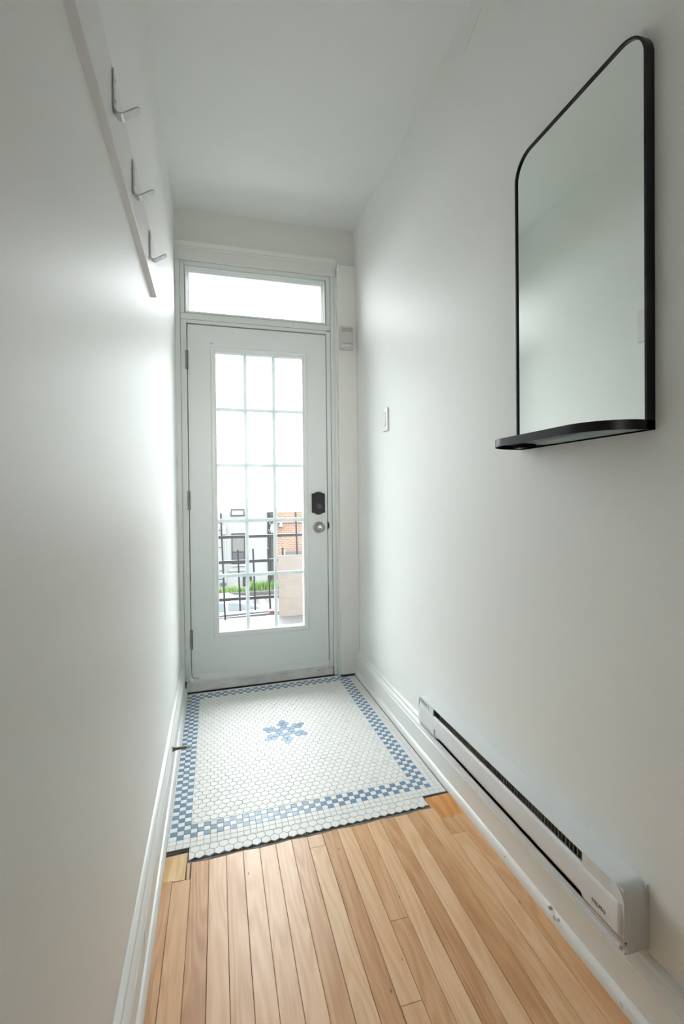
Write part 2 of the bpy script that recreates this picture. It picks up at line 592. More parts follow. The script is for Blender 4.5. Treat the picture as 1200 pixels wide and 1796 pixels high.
def tile(poly, midx):
    """poly: outline (x, v) -> chamfered tile"""
    n = len(poly)
    cx_ = sum(p[0] for p in poly) / n; cv = sum(p[1] for p in poly) / n
    jx, jv = random.uniform(-.00025, .00025), random.uniform(-.00025, .00025)
    t = 0.66 + 0.34 * random.random()
    if random.random() < 0.05: t = random.uniform(.3, .6)
    def shr(p, d):
        dx, dv = p[0] - cx_, p[1] - cv
        l = math.hypot(dx, dv) or 1
        k = max(0.0, 1 - d / l)
        return cx_ + jx + dx * k, cv + jv + dv * k
    lo, mi, hi = [], [], []
    for p in poly:
        a = shr(p, .0006); c = shr(p, .0013)
        lo.append(tiles.verts.new((a[0], yy(*a), -0.004)))
        mi.append(tiles.verts.new((a[0], yy(*a), -0.0006)))
        hi.append(tiles.verts.new((c[0], yy(*c), 0.0)))
    fs = [tiles.faces.new(hi)]
    for i in range(n):
        j = (i + 1) % n
        fs.append(tiles.faces.new((lo[i], lo[j], mi[j], mi[i])))
        fs.append(tiles.faces.new((mi[i], mi[j], hi[j], hi[i])))
    for f in fs:
        f.material_index = midx
        f[tone] = t


def clip(poly, a, b_, c):
    """keep a*x + b*v <= c"""
    out = []
    for i in range(len(poly)):
        p, q = poly[i], poly[(i + 1) % len(poly)]
        dp, dq = a * p[0] + b_ * p[1] - c, a * q[0] + b_ * q[1] - c
        if dp <= 0: out.append(p)
        if (dp < 0 < dq) or (dq < 0 < dp):
            t = dp / (dp - dq)
            out.append((p[0] + (q[0] - p[0]) * t, p[1] + (q[1] - p[1]) * t))
    return out


def area(p):
    return abs(sum(p[i][0] * p[(i + 1) % len(p)][1] - p[(i + 1) % len(p)][0] * p[i][1] for i in range(len(p)))) / 2


NX, NV = 44, 49
IX0, IX1 = X0 + 3 * TP, X0 + 41 * TP          # hexagon field
IV1, IV0 = V0, V0 - NV * TV
XLIM0, XLIM1 = -0.0215, 0.9600
# small squares: border of chequered squares, white rows at front, white columns at right
for i in range(-1, 47):
    for j in range(-4, NV + 5):
        xa, xb = X0 + i * TP, X0 + (i + 1) * TP
        va, vb = V0 - j * TV, V0 - (j + 1) * TV
        if 3 <= i < 41 and 0 <= j < NV: continue
        if vb < -1.262 and (i < -1 or xb > 0.90 and False): continue
        xa, xb = max(xa, XLIM0), min(xb, XLIM1)
        if xb - xa < .003: continue
        blue = 0 <= i < 44 and -3 <= j < NV + 3 and (i + j) % 2 == 0
        top = min(va, -0.0455)
        if top - vb < .004: continue
        tile([(xa, vb), (xb, vb), (xb, top), (xa, top)], 1 if blue else 0)
# hexagon field with the blue snowflake
HS = 0.02805
HC = (0.4455, -0.6357)
A1 = (1.0, 0.0); A2 = (0.5, -math.sqrt(3) / 2)
blue = set()
ring = [(1, 0), (0, 1), (-1, 1), (-1, 0), (0, -1), (1, -1)]
for k in range(6):
    a, c = ring[k], ring[(k + 1) % 6]
    for (ka, kc) in ((1, 0), (1, 1), (2, 1), (1, 2), (2, 2)):
        blue.add((a[0] * ka + c[0] * kc, a[1] * ka + c[1] * kc))


def hexes(c, s, xa, xb, va, vb, bl=(), skip=None, mina=2e-5):
    for q in range(-60, 61):
        for r in range(-45, 46):
            hx = c[0] + s * (q * A1[0] + r * A2[0]); hv = c[1] + s * (q * A1[1] + r * A2[1])
            if hx < xa - s or hx > xb + s or hv < va - s or hv > vb + s: continue
            R_ = s / math.sqrt(3)
            p = [(hx + R_ * sin(k * pi / 3), hv + R_ * cos(k * pi / 3)) for k in range(6)]
            for cl in ((-1, 0, -xa), (1, 0, xb), (0, -1, -va), (0, 1, vb)):
                p = clip(p, *cl)
                if len(p) < 3: break
            if len(p) < 3 or area(p) < mina: continue
            if skip and skip(hx, hv): continue
            tile(p, 1 if (q, r) in bl else 0)


hexes(HC, HS, IX0, IX1, IV0, IV1, blue)
# larger hexagons along the front
BS = 0.0292
FV = V0 - (NV + 5) * TV
hexes((0.0646, FV - 0.0145), BS, 0.047, 0.8610, FV - 0.062, FV - 0.0004, skip=lambda hx, hv: hv < FV - 0.05)
me = bpy.data.meshes.new('tile_mosaic')
bmesh.ops.recalc_face_normals(tiles, faces=tiles.faces[:])
tiles.to_mesh(me); tiles.free()
me.materials.append(M_tw); me.materials.append(M_tb)
TM = bpy.data.objects.new('tile_mosaic', me)
COL.objects.link(TM); TM.parent = FLOOR
TM['label'] = 'white hexagon and blue chequered tile mosaic'
b = MB()
b.prism([(-0.054, yy(-.054, -1.285)), (0.047, yy(.047, -1.285)), (.047, yy(.047, -1.327)), (.862, yy(.862, -1.327)),
         (.862, yy(.862, -1.285)), (0.99, yy(.99, -1.285)), (.99, .05), (-.054, .05)], -0.0036, -0.0022, 2)
gr = b.build('grout_bed', M_grout, FLOOR)

# wood strips
wb = bmesh.new()
wt = wb.faces.layers.float.new('tone'); wr = wb.faces.layers.float.new('rnd')


def plank(x0, x1, y0a, y0b, y1a, y1b, tv, rv=None, drift=0.0, z=0.0, g=0.0005):
    """board from y0 (near) to y1 (far); a/b are the left and right corners"""
    rv = random.random() if rv is None else rv
    x0 += g * random.uniform(.4, 1.5); x1 -= g * random.uniform(.4, 1.3)
    D = lambda y: 0.0075 * (y + 1.85)
    P = [(x0 + D(y0a), y0a), (x1 + D(y0b), y0b), (x1 + D(y1b), y1b), (x0 + D(y1a), y1a)]
    c = .0009
    T = [(P[0][0] + c, y0a + .0006), (P[1][0] - c, y0b + .0006), (P[2][0] - c, y1b - .0006), (P[3][0] + c, y1a - .0006)]
    lo = [wb.verts.new((a, d, -.012)) for a, d in P]
    mi = [wb.verts.new((a, d, z - .0007)) for a, d in P]
    hi = [wb.verts.new((a, d, z)) for a, d in T]
    fs = [wb.faces.new(hi)]
    for i in range(4):
        j = (i + 1) % 4
        fs.append(wb.faces.new((lo[i], lo[j], mi[j], mi[i]))); fs.append(wb.faces.new((mi[i], mi[j], hi[j], hi[i])))
    for f in fs:
        f[wt] = tv; f[wr] = rv


PW = 0.0510
front = lambda x: yy(x, -1.3405 + 0.003 * sin(x * 40))
tones = [.58, .36, .66, .60, .66, .52, .64, .46, .62, .36, .72, .46, .68, .34, .70, .40, .62, .42, .46]
joints = {8: [-1.379], 9: [-2.6], 10: [-1.884], 11: [-1.687], 5: [-2.9], 2: [-2.75], 14: [-2.5], 16: [-3.0]}
for k in range(-1, 19):
    x0 = 0.0012 + PW * k
    x1 = x0 + PW
    if k == -1: x0 = -0.032
    if k == 18: x1 = 0.972
    ya, yb = front(x0), front(x1)
    if k == -1: ya = yb = -1.392
    if k == 0: ya = yb = -1.400
    if k == 17: ya = yb = -1.370
    if k == 18: ya = yb = -1.366
    if k == 17: ends = [-1.447]
    else: ends = joints.get(k, [])
    cuts = ends + [YB + .001]
    tv = tones[k % len(tones)] if k >= 0 else .40
    for c in cuts:
        plank(x0, x1, c, c, ya, yb, tv + random.uniform(-.05, .05), drift=0.004 if c > -1.5 else 0.003)
        ya = yb = c - .0006
        tv = random.choice((.45, .55, .65, .7, .4))
plank(.0400, .0487, -1.3995, -1.3995, front(.0432), front(.0524), .50)
me = bpy.data.meshes.new('wood_strips')
bmesh.ops.recalc_face_normals(wb, faces=wb.faces[:])
wb.to_mesh(me); wb.free()
me.materials.append(M_wood)
o = bpy.data.objects.new('wood_strips', me)
COL.objects.link(o); o.parent = FLOOR
o['label'] = 'sanded honey-coloured maple floor strips'


def patch(name, pts, material, z, tv, label):
    wb_ = MB()
    lay = wb_.bm.faces.layers.float.new('tone'); lay2 = wb_.bm.faces.layers.float.new('rnd')
    fs = wb_.prism(pts, -.012, z, 2)
    for f in wb_.bm.faces:
        f[lay] = tv; f[lay2] = .37
    q = wb_.build(name, material, FLOOR)
    q['label'] = label


patch('filler_board', [(-.034, -1.295), (.0425, -1.2915), (.0385, -1.3985), (-.034, -1.3905)], M_ply, -.0008, .62,
      'rough splintered wood patch by left baseboard')
patch('filler_board', [(.8645, -1.2535), (.966, -1.2475), (.966, -1.3655), (.8625, -1.3700)], M_patch, -.0012, .5,
      'orange-brown wood patch by right baseboard')
b = MB()      # thin filler strip beside the short plank near the right patch
b.box(.8665, .8735, -1.4455, -1.372, -.008, -.0004)
b.build('filler_strip', M_bronze if False else mat('dark filler', (0.22, 0.15, 0.09, 1), .8), FLOOR)


# ------------------------------------------------------------------ baseboards
def base_profile(side):
    # (protrusion from wall, z)
    p = [(0.0, 0.0), (0.033, 0.0), (0.034, 0.012), (0.031, 0.022), (0.026, 0.028), (0.0215, 0.030), (0.0205, 0.098), (0.0225, 0.101),
         (0.0225, 0.105), (0.0195, 0.108), (0.0195, 0.112), (0.0215, 0.115), (0.0205, 0.119), (0.0165, 0.126), (0.012, 0.131),
         (0.0125, 0.136), (0.0115, 0.143), (0.006, 0.149), (0.0, 0.1515)]
    return p


def baseboard(name, side, y0, y1, shoe):
    b = MB()
    pts = []
    for d, z in base_profile(side):
        if shoe and z < 0.031:
            d = d + (0.0 if d < .001 or z > .0299 else 0.0005)
        pts.append((XL0 + d, z) if side < 0 else (XR - d, z))
    b.prism(pts, y0, y1, 1)
    return struct(b.build(name, M_trim, smooth=True, angle=28))


bl = baseboard('baseboard_left', -1, YB, -0.030, True)
br = baseboard('baseboard_right', 1, YB, -0.052, False)
# paint crack running down the left baseboard
b = MB()
b.tube([(-.0546, -1.592, .1495), (-.0448, -1.600, .130), (-.0400, -1.612, .119)], .0007, 6)
b.tube([(-.0345, -1.640, .098), (-.0343, -1.665, .06), (-.0340, -1.692, .032)], .0005, 6)
b.build('paint_crack', mat('dirt in crack', (0.16, 0.15, 0.14, 1), .9), bl)
b = MB()      # chipped paint low on the right baseboard
for (y, z, s) in ((-1.795, .030, .005), (-1.812, .018, .007), (-1.825, .024, .004), (-2.02, .012, .006), (-1.60, .02, .003)):
    b.prism([(y - s, z), (y - s * .2, z - s * .5), (y + s, z + s * .2), (y + s * .3, z + s * .8), (y - s * .5, z + s * .5)],
            XR - .0345, XR - .026, 0)
b.build('paint_chip', mat('chipped paint', (0.66, 0.655, 0.64, 1), .8), br)


# ------------------------------------------------------------------ door frame, casing, post, sill
def S2(x, z, y=-0.015):
    """scaled about camera so that trim standing proud of the door plane lines up"""
    k = (2.82558 + y) / 2.82558
    return 0.13445 + (x - .13445) * k, 1.1067 + (z - 1.1067) * k


x0, zb_ = -0.0605, 2.4530  # head casing numbers: read from image pixels, then scaled about the camera
b = MB()     # head casing: flat board with a backband along its top
b.box(-0.0605, 0.874, -0.016, 0.0, 2.453, 2.520, .0015)
b.prism([(0.0, 2.517), (-0.0185, 2.517), (-0.0205, 2.524), (-0.017, 2.530), (-0.021, 2.545), (-0.024, 2.551), (-0.024, 2.556), (0, 2.556)],
        -0.0605, 0.874, 0)
struct(b.build('trim_1', mat('head casing paint', (0.79, 0.79, 0.76, 1), .38), smooth=True))
b = MB()     # left casing strip
b.box(-0.0605, -0.0355, -0.014, 0.0, 0.0, 2.4525, .002)
t2 = struct(b.build('trim_2', M_frame))
b = MB()
for za, zb1, w in ((.135, .245, .0012), (.262, .268, .001), (.275, .385, .0016), (.39, .40, .001), (.945, 1.065, .0018), (1.30, 1.33, .0010), (2.30, 2.33, .0009)):
    b.box(-.0592, -.0592 + w, -.0146, -.010, za, zb1)
b.build('paint_crack', M_gap, t2)
b = MB()     # right casing: moulded, between frame and post
prof = [(0.8415, 0.0), (0.8415, -.010), (.8435, -.0125), (.851, -.0125), (.853, -.0155), (.857, -.0165), (.8605, -.0145), (.862, -.011),
        (.8645, -.011), (.867, -.016), (.873, -.0175), (.882, -.0175), (.882, 0.0)]
b.prism(prof, 0.0, 2.4525, 2)
struct(b.build('trim_3', M_frame, smooth=True, angle=25))
b = MB()     # boxed post in the right corner
b.box(0.8765, XR + .0, -0.052, 0.0, 0.003, 2.512, .004, 3)
struct(b.build('trim_4', mat('boxed post paint', (0.83, 0.83, 0.80, 1), .40)))
b = MB()
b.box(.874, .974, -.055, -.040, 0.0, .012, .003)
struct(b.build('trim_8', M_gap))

b = MB()     # frame of the door and the transom window
FY = -0.002
b.box(-0.0340, -0.0022, FY, 0.13, 0.052, 2.121, .001)
b.box(0.8145, 0.8402, FY, 0.13, 0.056, 2.118, .001)
b.box(-0.0340, 0.8402, FY, 0.13, 2.1225, 2.1565, .001)
b.box(-0.0022, 0.8145, FY + .001, 0.13, 2.1020, 2.1220, .001)
b.box(-0.0340, -0.0102, FY, 0.13, 2.1575, 2.4560, .001)
b.box(0.8155, 0.8402, FY, 0.13, 2.1575, 2.4520, .001)
b.box(-0.0102, 0.8155, FY, 0.13, 2.4300, 2.4565, .001)
b.box(-0.0022, 0.012, 0.0474, 0.13, .05, 2.10)
b.box(0.800, 0.8145, 0.0474, 0.13, .05, 2.10)
b.box(-0.0022, 0.8145, 0.0474, 0.13, 2.085, 2.103)
struct(b.build('trim_5', M_frame))
b = MB()     # dark strips painting the shade in the seams between the pieces
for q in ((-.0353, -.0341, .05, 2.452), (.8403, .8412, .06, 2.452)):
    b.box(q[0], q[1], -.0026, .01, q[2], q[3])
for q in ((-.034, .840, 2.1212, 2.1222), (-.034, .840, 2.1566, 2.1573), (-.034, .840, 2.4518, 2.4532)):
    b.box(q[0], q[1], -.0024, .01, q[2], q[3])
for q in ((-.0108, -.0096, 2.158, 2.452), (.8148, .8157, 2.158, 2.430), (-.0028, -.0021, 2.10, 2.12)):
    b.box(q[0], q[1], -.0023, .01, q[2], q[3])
b.build('seam_shade', mat('painted seam shade', (.20, .205, .19, 1), .8), bpy.data.objects['trim_5'])
b = MB()     # worn wooden sill
b.hexa([(-.0255, -.0415, .0035), (.8335, -.0125, .0035), (.8335, .20, .0035), (-.0255, .20, .0035),
        (-.0255, -.0415, .0495), (.8335, -.0125, .0590), (.8335, .20, .0600), (-.0255, .20, .0530)], .003, 2)
sill = struct(b.build('trim_6', M_sill))
b = MB()     # scratches on the sill
for (x, z, l, t) in ((.27, .045, .09, .0008), (.50, .047, .10, .0008), (.735, .046, .09, .0007), (.16, .030, .03, .0012), (.735, .040, .014, .0022), (.80, .048, .05, .0006)):
    yv = -.0415 + (x + .0255) * .0338 - .0006
    b.hexa([(x, yv - .0004, z), (x + l, yv - .0004 + l * .0338, z + l * .01), (x + l, yv + .002 + l * .0338, z + l * .01), (x, yv + .002, z),
            (x, yv - .0004, z + t), (x + l, yv - .0004 + l * .0338, z + l * .01 + t), (x + l, yv + .002 + l * .0338, z + l * .01 + t), (x, yv + .002, z + t)])
b.build('scratch', mat('dark scratch', (.18, .17, .16, 1), .9), sill)
b = MB()
b.prism([(-.03, -.0465), (.84, -.0165), (.84, -.012), (-.03, -.0410)], -.001, .0045, 2)
b.build('dark_line', M_gap, sill)  # dark line along the foot of the sill

# ------------------------------------------------------------------ transom window
WIN = struct(empty('window_1', (0.4, 0.0, 2.16)))
mb = mound(-0.0098, 0.8150, 2.1580, 2.4290, [(0.0, 0.05), (0.0, .004), (.004, .002), (.009, .002), (.012, .014), (.016, .016), (.019, .024), (.0235, .028), (.0235, .05)])
mb.build('sash', M_frame, WIN)
b = MB(); b.box(0.011, 0.794, 0.036, 0.040, 2.176, 2.410)
b.build('pane', M_glass_t, WIN)

# ------------------------------------------------------------------ front door
DOOR = struct(empty('door_1', (0.0, 0.008, 0.06)))
b = MB()
LX0, LX1, LZ0, LZ1 = 0.138, 0.680, 0.302, 1.966       # hole for the glazed panel
SX0, SX1, SZ0, SZ1 = 0.0030, 0.8105, 0.0640, 2.0950
b.ring([(SX0, SZ0), (SX1, SZ0), (SX1, SZ1), (SX0, SZ1)], [(LX0, LZ0), (LX1, LZ0), (LX1, LZ1), (LX0, LZ1)], 0.002, 0.047, 1)
b.build('slab', M_door, DOOR)
mb = mound(0.1255, 0.6925, 0.2900, 1.9775, [(0.0, 0.040), (0.0, 0.002), (.003, -.005), (.010, -.0085), (.018, -.0085), (.021, -.0045), (.024, -.0035),
                                            (.028, -.0065), (.031, -.0055), (.0335, .002), (.0335, .040)])
mb.build('lite_frame', M_lite, DOOR, smooth=True, angle=25)
for y in (0.010, 0.034):
    b = MB(); b.box(0.152, 0.666, y, y + .003, 0.316, 1.951)
    b.build('glass_pane', M_glass, DOOR)
b = MB()
for x in (0.3235, 0.4915):
    b.box(x - .0105, x + .0105, .019, .027, 0.318, 1.950, .003, 2)
for z in (1.6200, 1.2935, 0.9680, 0.6445):
    b.box(0.154, 0.664, .0185, .0275, z - .0105, z + .0105, .003, 2)
b.build('window_grille', M_munt, DOOR)
b = MB()
b.box(.0080, .8125, -.007, .012, .0575, .0945, .002)
b.box(.010, .811, -.005, .010, .054, .058)
b.build('door_sweep', M_door, DOOR)
b = MB()
b.tube([(.012, -.0075, .072), (.022, -.0077, .073), (.033, -.0077, .069), (.042, -.0077, .061)], .0010, 6)
b.build('sweep_crack', M_gap, DOOR)
b = MB()     # little smudge of old adhesive above the glazing
b.prism([(.124, 1.990), (.143, 1.988), (.143, 1.994), (.137, 2.001), (.131, 1.997), (.124, 1.995)], .0008, .003, 1)
b.build('adhesive_mark', mat('old adhesive', (.60, .62, .55, 1), .7), DOOR)
hz = [(1.8915, -.0030), (1.0890, -.0022), (0.2910, .0006)]
for z, x in hz:
    b = MB()
    b.lathe((x, -.0045, z - .0535), (0, 0, 1), [(0, .0055), (.001, .0064), (.020, .0064), (.0205, .0054), (.0215, .0064), (.0425, .0064), (.043, .0054), (.044, .0064),
                                              (.0635, .0064), (.064, .0054), (.065, .0064), (.086, .0064), (.0865, .0054), (.0875, .0064), (.106, .0064), (.107, .0055)], 16)
    h = b.build('hinge', M_hinge, DOOR, smooth=True)
    b = MB()
    b.box(x + .003, x + .0085, -.0035, .003, z - .053, z + .0535)
    b.build('hinge_leaf', mat('dark hinge leaf', (.10, .095, .09, 1), .5, metal=.5), h)
# deadbolt: black plate with an arched top and foot, thumb turn across it
pl = [(.7145, 1.1225), (.7290, 1.1250), (.7420, 1.1315), (.7560, 1.1340), (.7700, 1.1315), (.7830, 1.1250), (.7960, 1.1225),
      (.7960, 1.0060), (.7830, 1.0040), (.7700, .9965), (.7560, .9935), (.7420, .9965), (.7290, 1.0040), (.7145, 1.0060)]
pl = [(x - .001, z) for x, z in pl]
cx_, cz_ = .755, 1.064
ins = [(cx_ + (x - cx_) * .84, cz_ + (z - cz_) * .90) for x, z in pl]
b = MB()
b.prism(pl, -.006, .004, 1)
A = b._new([(x, -.006, z) for x, z in pl]); B = b._new([(cx_ + (x - cx_) * .93, -.0145, cz_ + (z - cz_) * .955) for x, z in pl])
C_ = b._new([(x, -.0165, z) for x, z in ins])
for R1, R2 in ((A, B), (B, C_)):
    for i in range(len(pl)):
        j = (i + 1) % len(pl)
        b.bm.faces.new((R1[i], R1[j], R2[j], R2[i]))
b.bm.faces.new(C_)
DB = b.build('deadbolt', M_lock, DOOR, smooth=True, angle=20)
DB['label'] = 'black arched deadbolt plate'
b = MB()
b.lathe((.757, -.016, 1.044), (0, -1, 0), [(0, .017), (.002, .0168), (.004, .014), (.010, .012)], 24)
d = Vector((.037, 0, -.027)).normalized(); u = Vector((-d.z, 0, d.x)).normalized()
c = Vector((.7565, -.026, 1.0515))
b.hexa([c - d * .019 - u * .0045 + Vector((0, .004, 0)), c + d * .019 - u * .0035 + Vector((0, .004, 0)), c + d * .019 - u * .003 - Vector((0, .008, 0)), c - d * .019 - u * .004 - Vector((0, .011, 0)),
        c - d * .019 + u * .0045 + Vector((0, .004, 0)), c + d * .019 + u * .0035 + Vector((0, .004, 0)), c + d * .019 + u * .003 - Vector((0, .008, 0)), c - d * .019 + u * .004 - Vector((0, .011, 0))], .0018, 2)
b.build('thumb_turn', mat('worn lock turn', (0.13, 0.13, 0.135, 1), 0.4, metal=0.6), DB, smooth=True)
# door knob
kc = (.7565, .002, .9160)
b = MB()
b.lathe(kc, (0, -1, 0), [(0, .0345), (.004, .0345), (.007, .032), (.009, .028), (.013, .016), (.022, .0125), (.030, .0135), (.036, .020), (.042, .0255),
                         (.050, .0275), (.056, .0265), (.060, .0225), (.0615, .016), (.0612, .015), (.0600, .0135), (.0600, .0001)], 36)
KN = b.build('door_knob', M_nickel, DOOR, smooth=True, angle=40)
KN['label'] = 'round satin nickel door knob'
b = MB()
b.lathe((kc[0], -.058, kc[2]), (0, -1, 0), [(0, .0105), (.0025, .0105), (.003, .0095), (.003, .0001)], 24)
b.box(kc[0] - .0055, kc[0] + .0055, -.0625, -.058, kc[2] - .0016, kc[2] + .0016, .0006)
b.build('lock_button', M_chrome, KN, smooth=True)
b = MB()     # dark lip of the strike on the frame
b.prism([(.8120, .952), (.8190, .944), (.8222, .930), (.8220, .914), (.8165, .905), (.8120, .900)], -.0045, .003, 1)
b.build('strike_lip', M_gap, DOOR)

# ------------------------------------------------------------------ motion sensor on the post
T = empty('motion_sensor', (.924, -.052, 1.99), 'grey-white boxy motion detector with dark lens strip, high on the corner post', 'motion sensor')
b = MB()
op = rrect(.8835, .9675, 1.9935, 2.1330, .007, 5)
b.prism(op, -.072, -.0522, 1)
ip = rrect(.8885, .9630, 1.9990, 2.1280, .006, 5)
A = b._new([(x, -.072, z) for x, z in op]); B = b._new([(x, -.083, z) for x, z in ip])
for i in range(len(op)):
    j = (i + 1) % len(op)
    b.bm.faces.new((A[i], A[j], B[j], B[i]))
b.bm.faces.new(B)
b.build('housing', M_sens, T, smooth=True)


def bow(b, x0, x1, z0, z1, y0, d, n=12):
    """strip whose front bulges outwards"""
    P = [(x0 + (x1 - x0) * k / n, y0 - d * (1 - (2 * k / n - 1) ** 2)) for k in range(n + 1)]
    b.prism(P + [(x1, y0 + .004), (x0, y0 + .004)], z0, z1, 2)


b = MB(); bow(b, .892, .961, 2.095, 2.1185, -.0835, .009)
b.build('lens', M_lens, T, smooth=True)
b = MB(); bow(b, .892, .961, 2.029, 2.0945, -.0835, .011)
b.build('front_cover', M_sens, T, smooth=True)
b = MB(); bow(b, .892, .961, 2.020, 2.0285, -.0835, .007)
b.build('lower_lens', M_lens, T, smooth=True)
b = MB(); bow(b, .890, .962, 2.001, 2.0195, -.0835, .010)
b.build('lower_cover', mat('pale sensor plastic', (.68, .67, .655, 1), .35), T, smooth=True)

# ------------------------------------------------------------------ light switch
T = empty('light_switch', (XR, -.545, 1.437), 'white rocker light switch plate on the right wall', 'light switch')
b = MB(); b.box(XR - .0085, XR, -.5855, -.510, 1.4365, 1.5545, .0025, 3)
b.build('plate', M_plastic, T, smooth=True)
b = MB()
b.hexa([(XR - .0125, -.562, 1.462), (XR - .0085, -.562, 1.462), (XR - .0085, -.534, 1.462), (XR - .0125, -.534, 1.462),
        (XR - .0085, -.562, 1.529), (XR - .0075, -.562, 1.529), (XR - .0075, -.534, 1.529), (XR - .0085, -.534, 1.529)])
b.build('rocker', M_plastic, T)
b = MB(); b.box(XR - .0088, XR - .008, -.5635, -.5325, 1.500, 1.5305)
b.build('rocker_recess', M_screw, T)
for z in (1.4455, 1.5455):
    b = MB(); b.lathe((XR - .008, -.548, z), (-1, 0, 0), [(0, .003), (.0010, .003), (.0014, .002)], 12)
    b.build('screw', M_plastic, T)

# ------------------------------------------------------------------ door stop on the left baseboard
DS = empty('door_stop', (-.034, -.86, .113), 'slim bronze door stop with a white rubber tip on left baseboard', 'door stop')
b = MB()
b.lathe((-.0420, -.86, .1125), (1, 0, 0), [(0, .0005), (0, .0135), (.004, .0130), (.009, .0105), (.016, .0078), (.026, .0058), (.040, .0048), (.0605, .0046)], 20)
b.build('rod', M_bronze, DS, smooth=True)
b = MB()
b.lathe((.0180, -.86, .1125), (1, 0, 0), [(0, .0055), (.002, .0066), (.0125, .0066), (.0155, .0055), (.016, .001)], 20)
q = b.build('rubber_tip', M_rubber, DS, smooth=True)

# ------------------------------------------------------------------ coat rack
XW = xl(1.87)
CR = empty('coat_rack', (XW, -1.8, 1.80), 'white painted coat rack board with three bent nickel hooks, on the left wall', 'coat rack')
BX = -.0425
b = MB()
b.hexa([(XW - .004, -2.55, 1.8085), (BX, -2.55, 1.8085), (BX, -1.111, 1.7870), (XW - .004, -1.111, 1.7840),
        (XW - .004, -2.55, 1.952), (BX, -2.55, 1.952), (BX, -1.111, 1.930), (XW - .004, -1.111, 1.930)], .0015, 2)
b.build('board', mat('coat rack board paint', (.78, .775, .765, 1), .40), CR)


def make_hook(y, zt):
    """flat strip bent into a J: plate on the board, bend, arm rising outwards"""
    w, t = .0110, .0026
    base = -.0412
    P = [(base, zt), (base, zt - .073)]
    r = .012
    cx0 = base + r
    for k in range(1, 11):
        a = pi + k / 10 * radians(122)
        P.append((cx0 + r * cos(a), zt - .073 + r * sin(a)))
    d = Vector((cos(radians(32)), sin(radians(32))))
    e = Vector(P[-1])
    P.append(tuple(e + d * .0265))
    n = len(P)
    b = MB()
    out = []
    for i in range(n):
        tv = (Vector(P[min(i + 1, n - 1)]) - Vector(P[max(i - 1, 0)])).normalized()
        out.append((P[i][0] - tv.y * t, P[i][1] + tv.x * t))
    rows = []
    for i in range(n):
        ww = w
        rows.append((P[i], out[i], ww))
    # rounded end of the arm
    for f, ww in ((.004, .9), (.0072, .68), (.0088, .40)):
        e = Vector(P[-1]) + d * f; e2 = Vector(out[-1]) + d * f
        rows.append((tuple(e), tuple(e2), w * ww))
    V = [b._new([(a[0], y - ww, a[1]), (a[0], y + ww, a[1]), (c[0], y + ww, c[1]), (c[0], y - ww, c[1])]) for a, c, ww in rows]
    for R1, R2 in zip(V, V[1:]):
        for k in range(4):
            j = (k + 1) % 4
            b.bm.faces.new((R1[k], R1[j], R2[j], R2[k]))
    b.bm.faces.new(V[0][::-1]); b.bm.faces.new(V[-1])
    h = b.build('hook', M_chrome, CR, smooth=True, angle=30)
    for z in (zt - .016, zt - .055):
        s_ = MB(); s_.lathe((base + t * .6, y, z), (1, 0, 0), [(0, .0035), (.0012, .0033), (.0018, .002)], 12)
        s_.build('screw', M_screw, h)
    return h


make_hook(-1.824, 1.9303)
make_hook(-1.599, 1.9120)
make_hook(-1.294, 1.9091)

# ------------------------------------------------------------------ mirror with shelf
MY0, MY1 = -1.654, -2.0755      # far, near
MZ0, MZ1 = 1.234, 2.0500
MD = .022
T = empty('wall_mirror', (XR, (MY0 + MY1) / 2, MZ0), 'black framed wall mirror with rounded top corners and a small black shelf', 'mirror')
r = .064


def mpath(ins):
    P = [(MY0 - ins, MZ0)]
    rr = r - ins
    for k in range(13):
        a = k / 12 * pi / 2
        P.append((MY0 - r + rr * cos(a), MZ1 - r + rr * sin(a)))
    for k in range(13):
        a = pi / 2 + k / 12 * pi / 2
        P.append((MY1 + r + rr * cos(a), MZ1 - r + rr * sin(a)))
    P.append((MY1 + ins, MZ0))
    return P


b = MB()
b.ring(mpath(0) , mpath(.0050), XR - MD, XR - .0005, 0)
b.build('frame', M_black, T, smooth=True, angle=40)
b = MB()
b.prism(mpath(.0051), XR - MD + .004, XR - MD + .008, 0)
b.build('mirror_glass', M_mirror, T)
b = MB()
b.prism(mpath(.0051), XR - MD + .009, XR - .004, 0)
b.build('backing', M_black, T)


def spath(off):
    D, r1, r2, y0, y1 = .13, .09, .10, -1.650, -2.0755
    xo = XR - D
    P = [(XR - .001, y0 - off)]
    for k in range(17):
        a = k / 16 * pi / 2
        P.append((xo + r1 - (r1 - off) * sin(a), y0 - r1 + (r1 - off) * cos(a)))
    for k in range(17):
        a = k / 16 * pi / 2
        P.append((xo + r2 - (r2 - off) * cos(a), y1 + r2 - (r2 - off) * sin(a)))
    P.append((XR - .001, y1 + off))
    return P


b = MB()
b.ring(spath(0), spath(.003), 1.2335, 1.2535, 2)
SH = b.build('shelf', M_black, T, smooth=True, angle=40)
b = MB()
b.prism(spath(.003), 1.2440, 1.2475, 2)
b.build('shelf_plate', M_black, SH)
b = MB()
b.box(XR - .045, XR - .001, -1.700, -1.672, 1.2345, 1.2440, .001)
b.build('shelf_bracket', M_black, SH)

# ------------------------------------------------------------------ electric baseboard heater
T = empty('baseboard_heater', (XR, -1.56, .15), 'long white electric baseboard heater on the right wall', 'heater')
HX = XR - .0655                 # front of the cover
HY0, HY1 = -1.0630, -2.0585     # far, near
HT = .2960
rr = .030


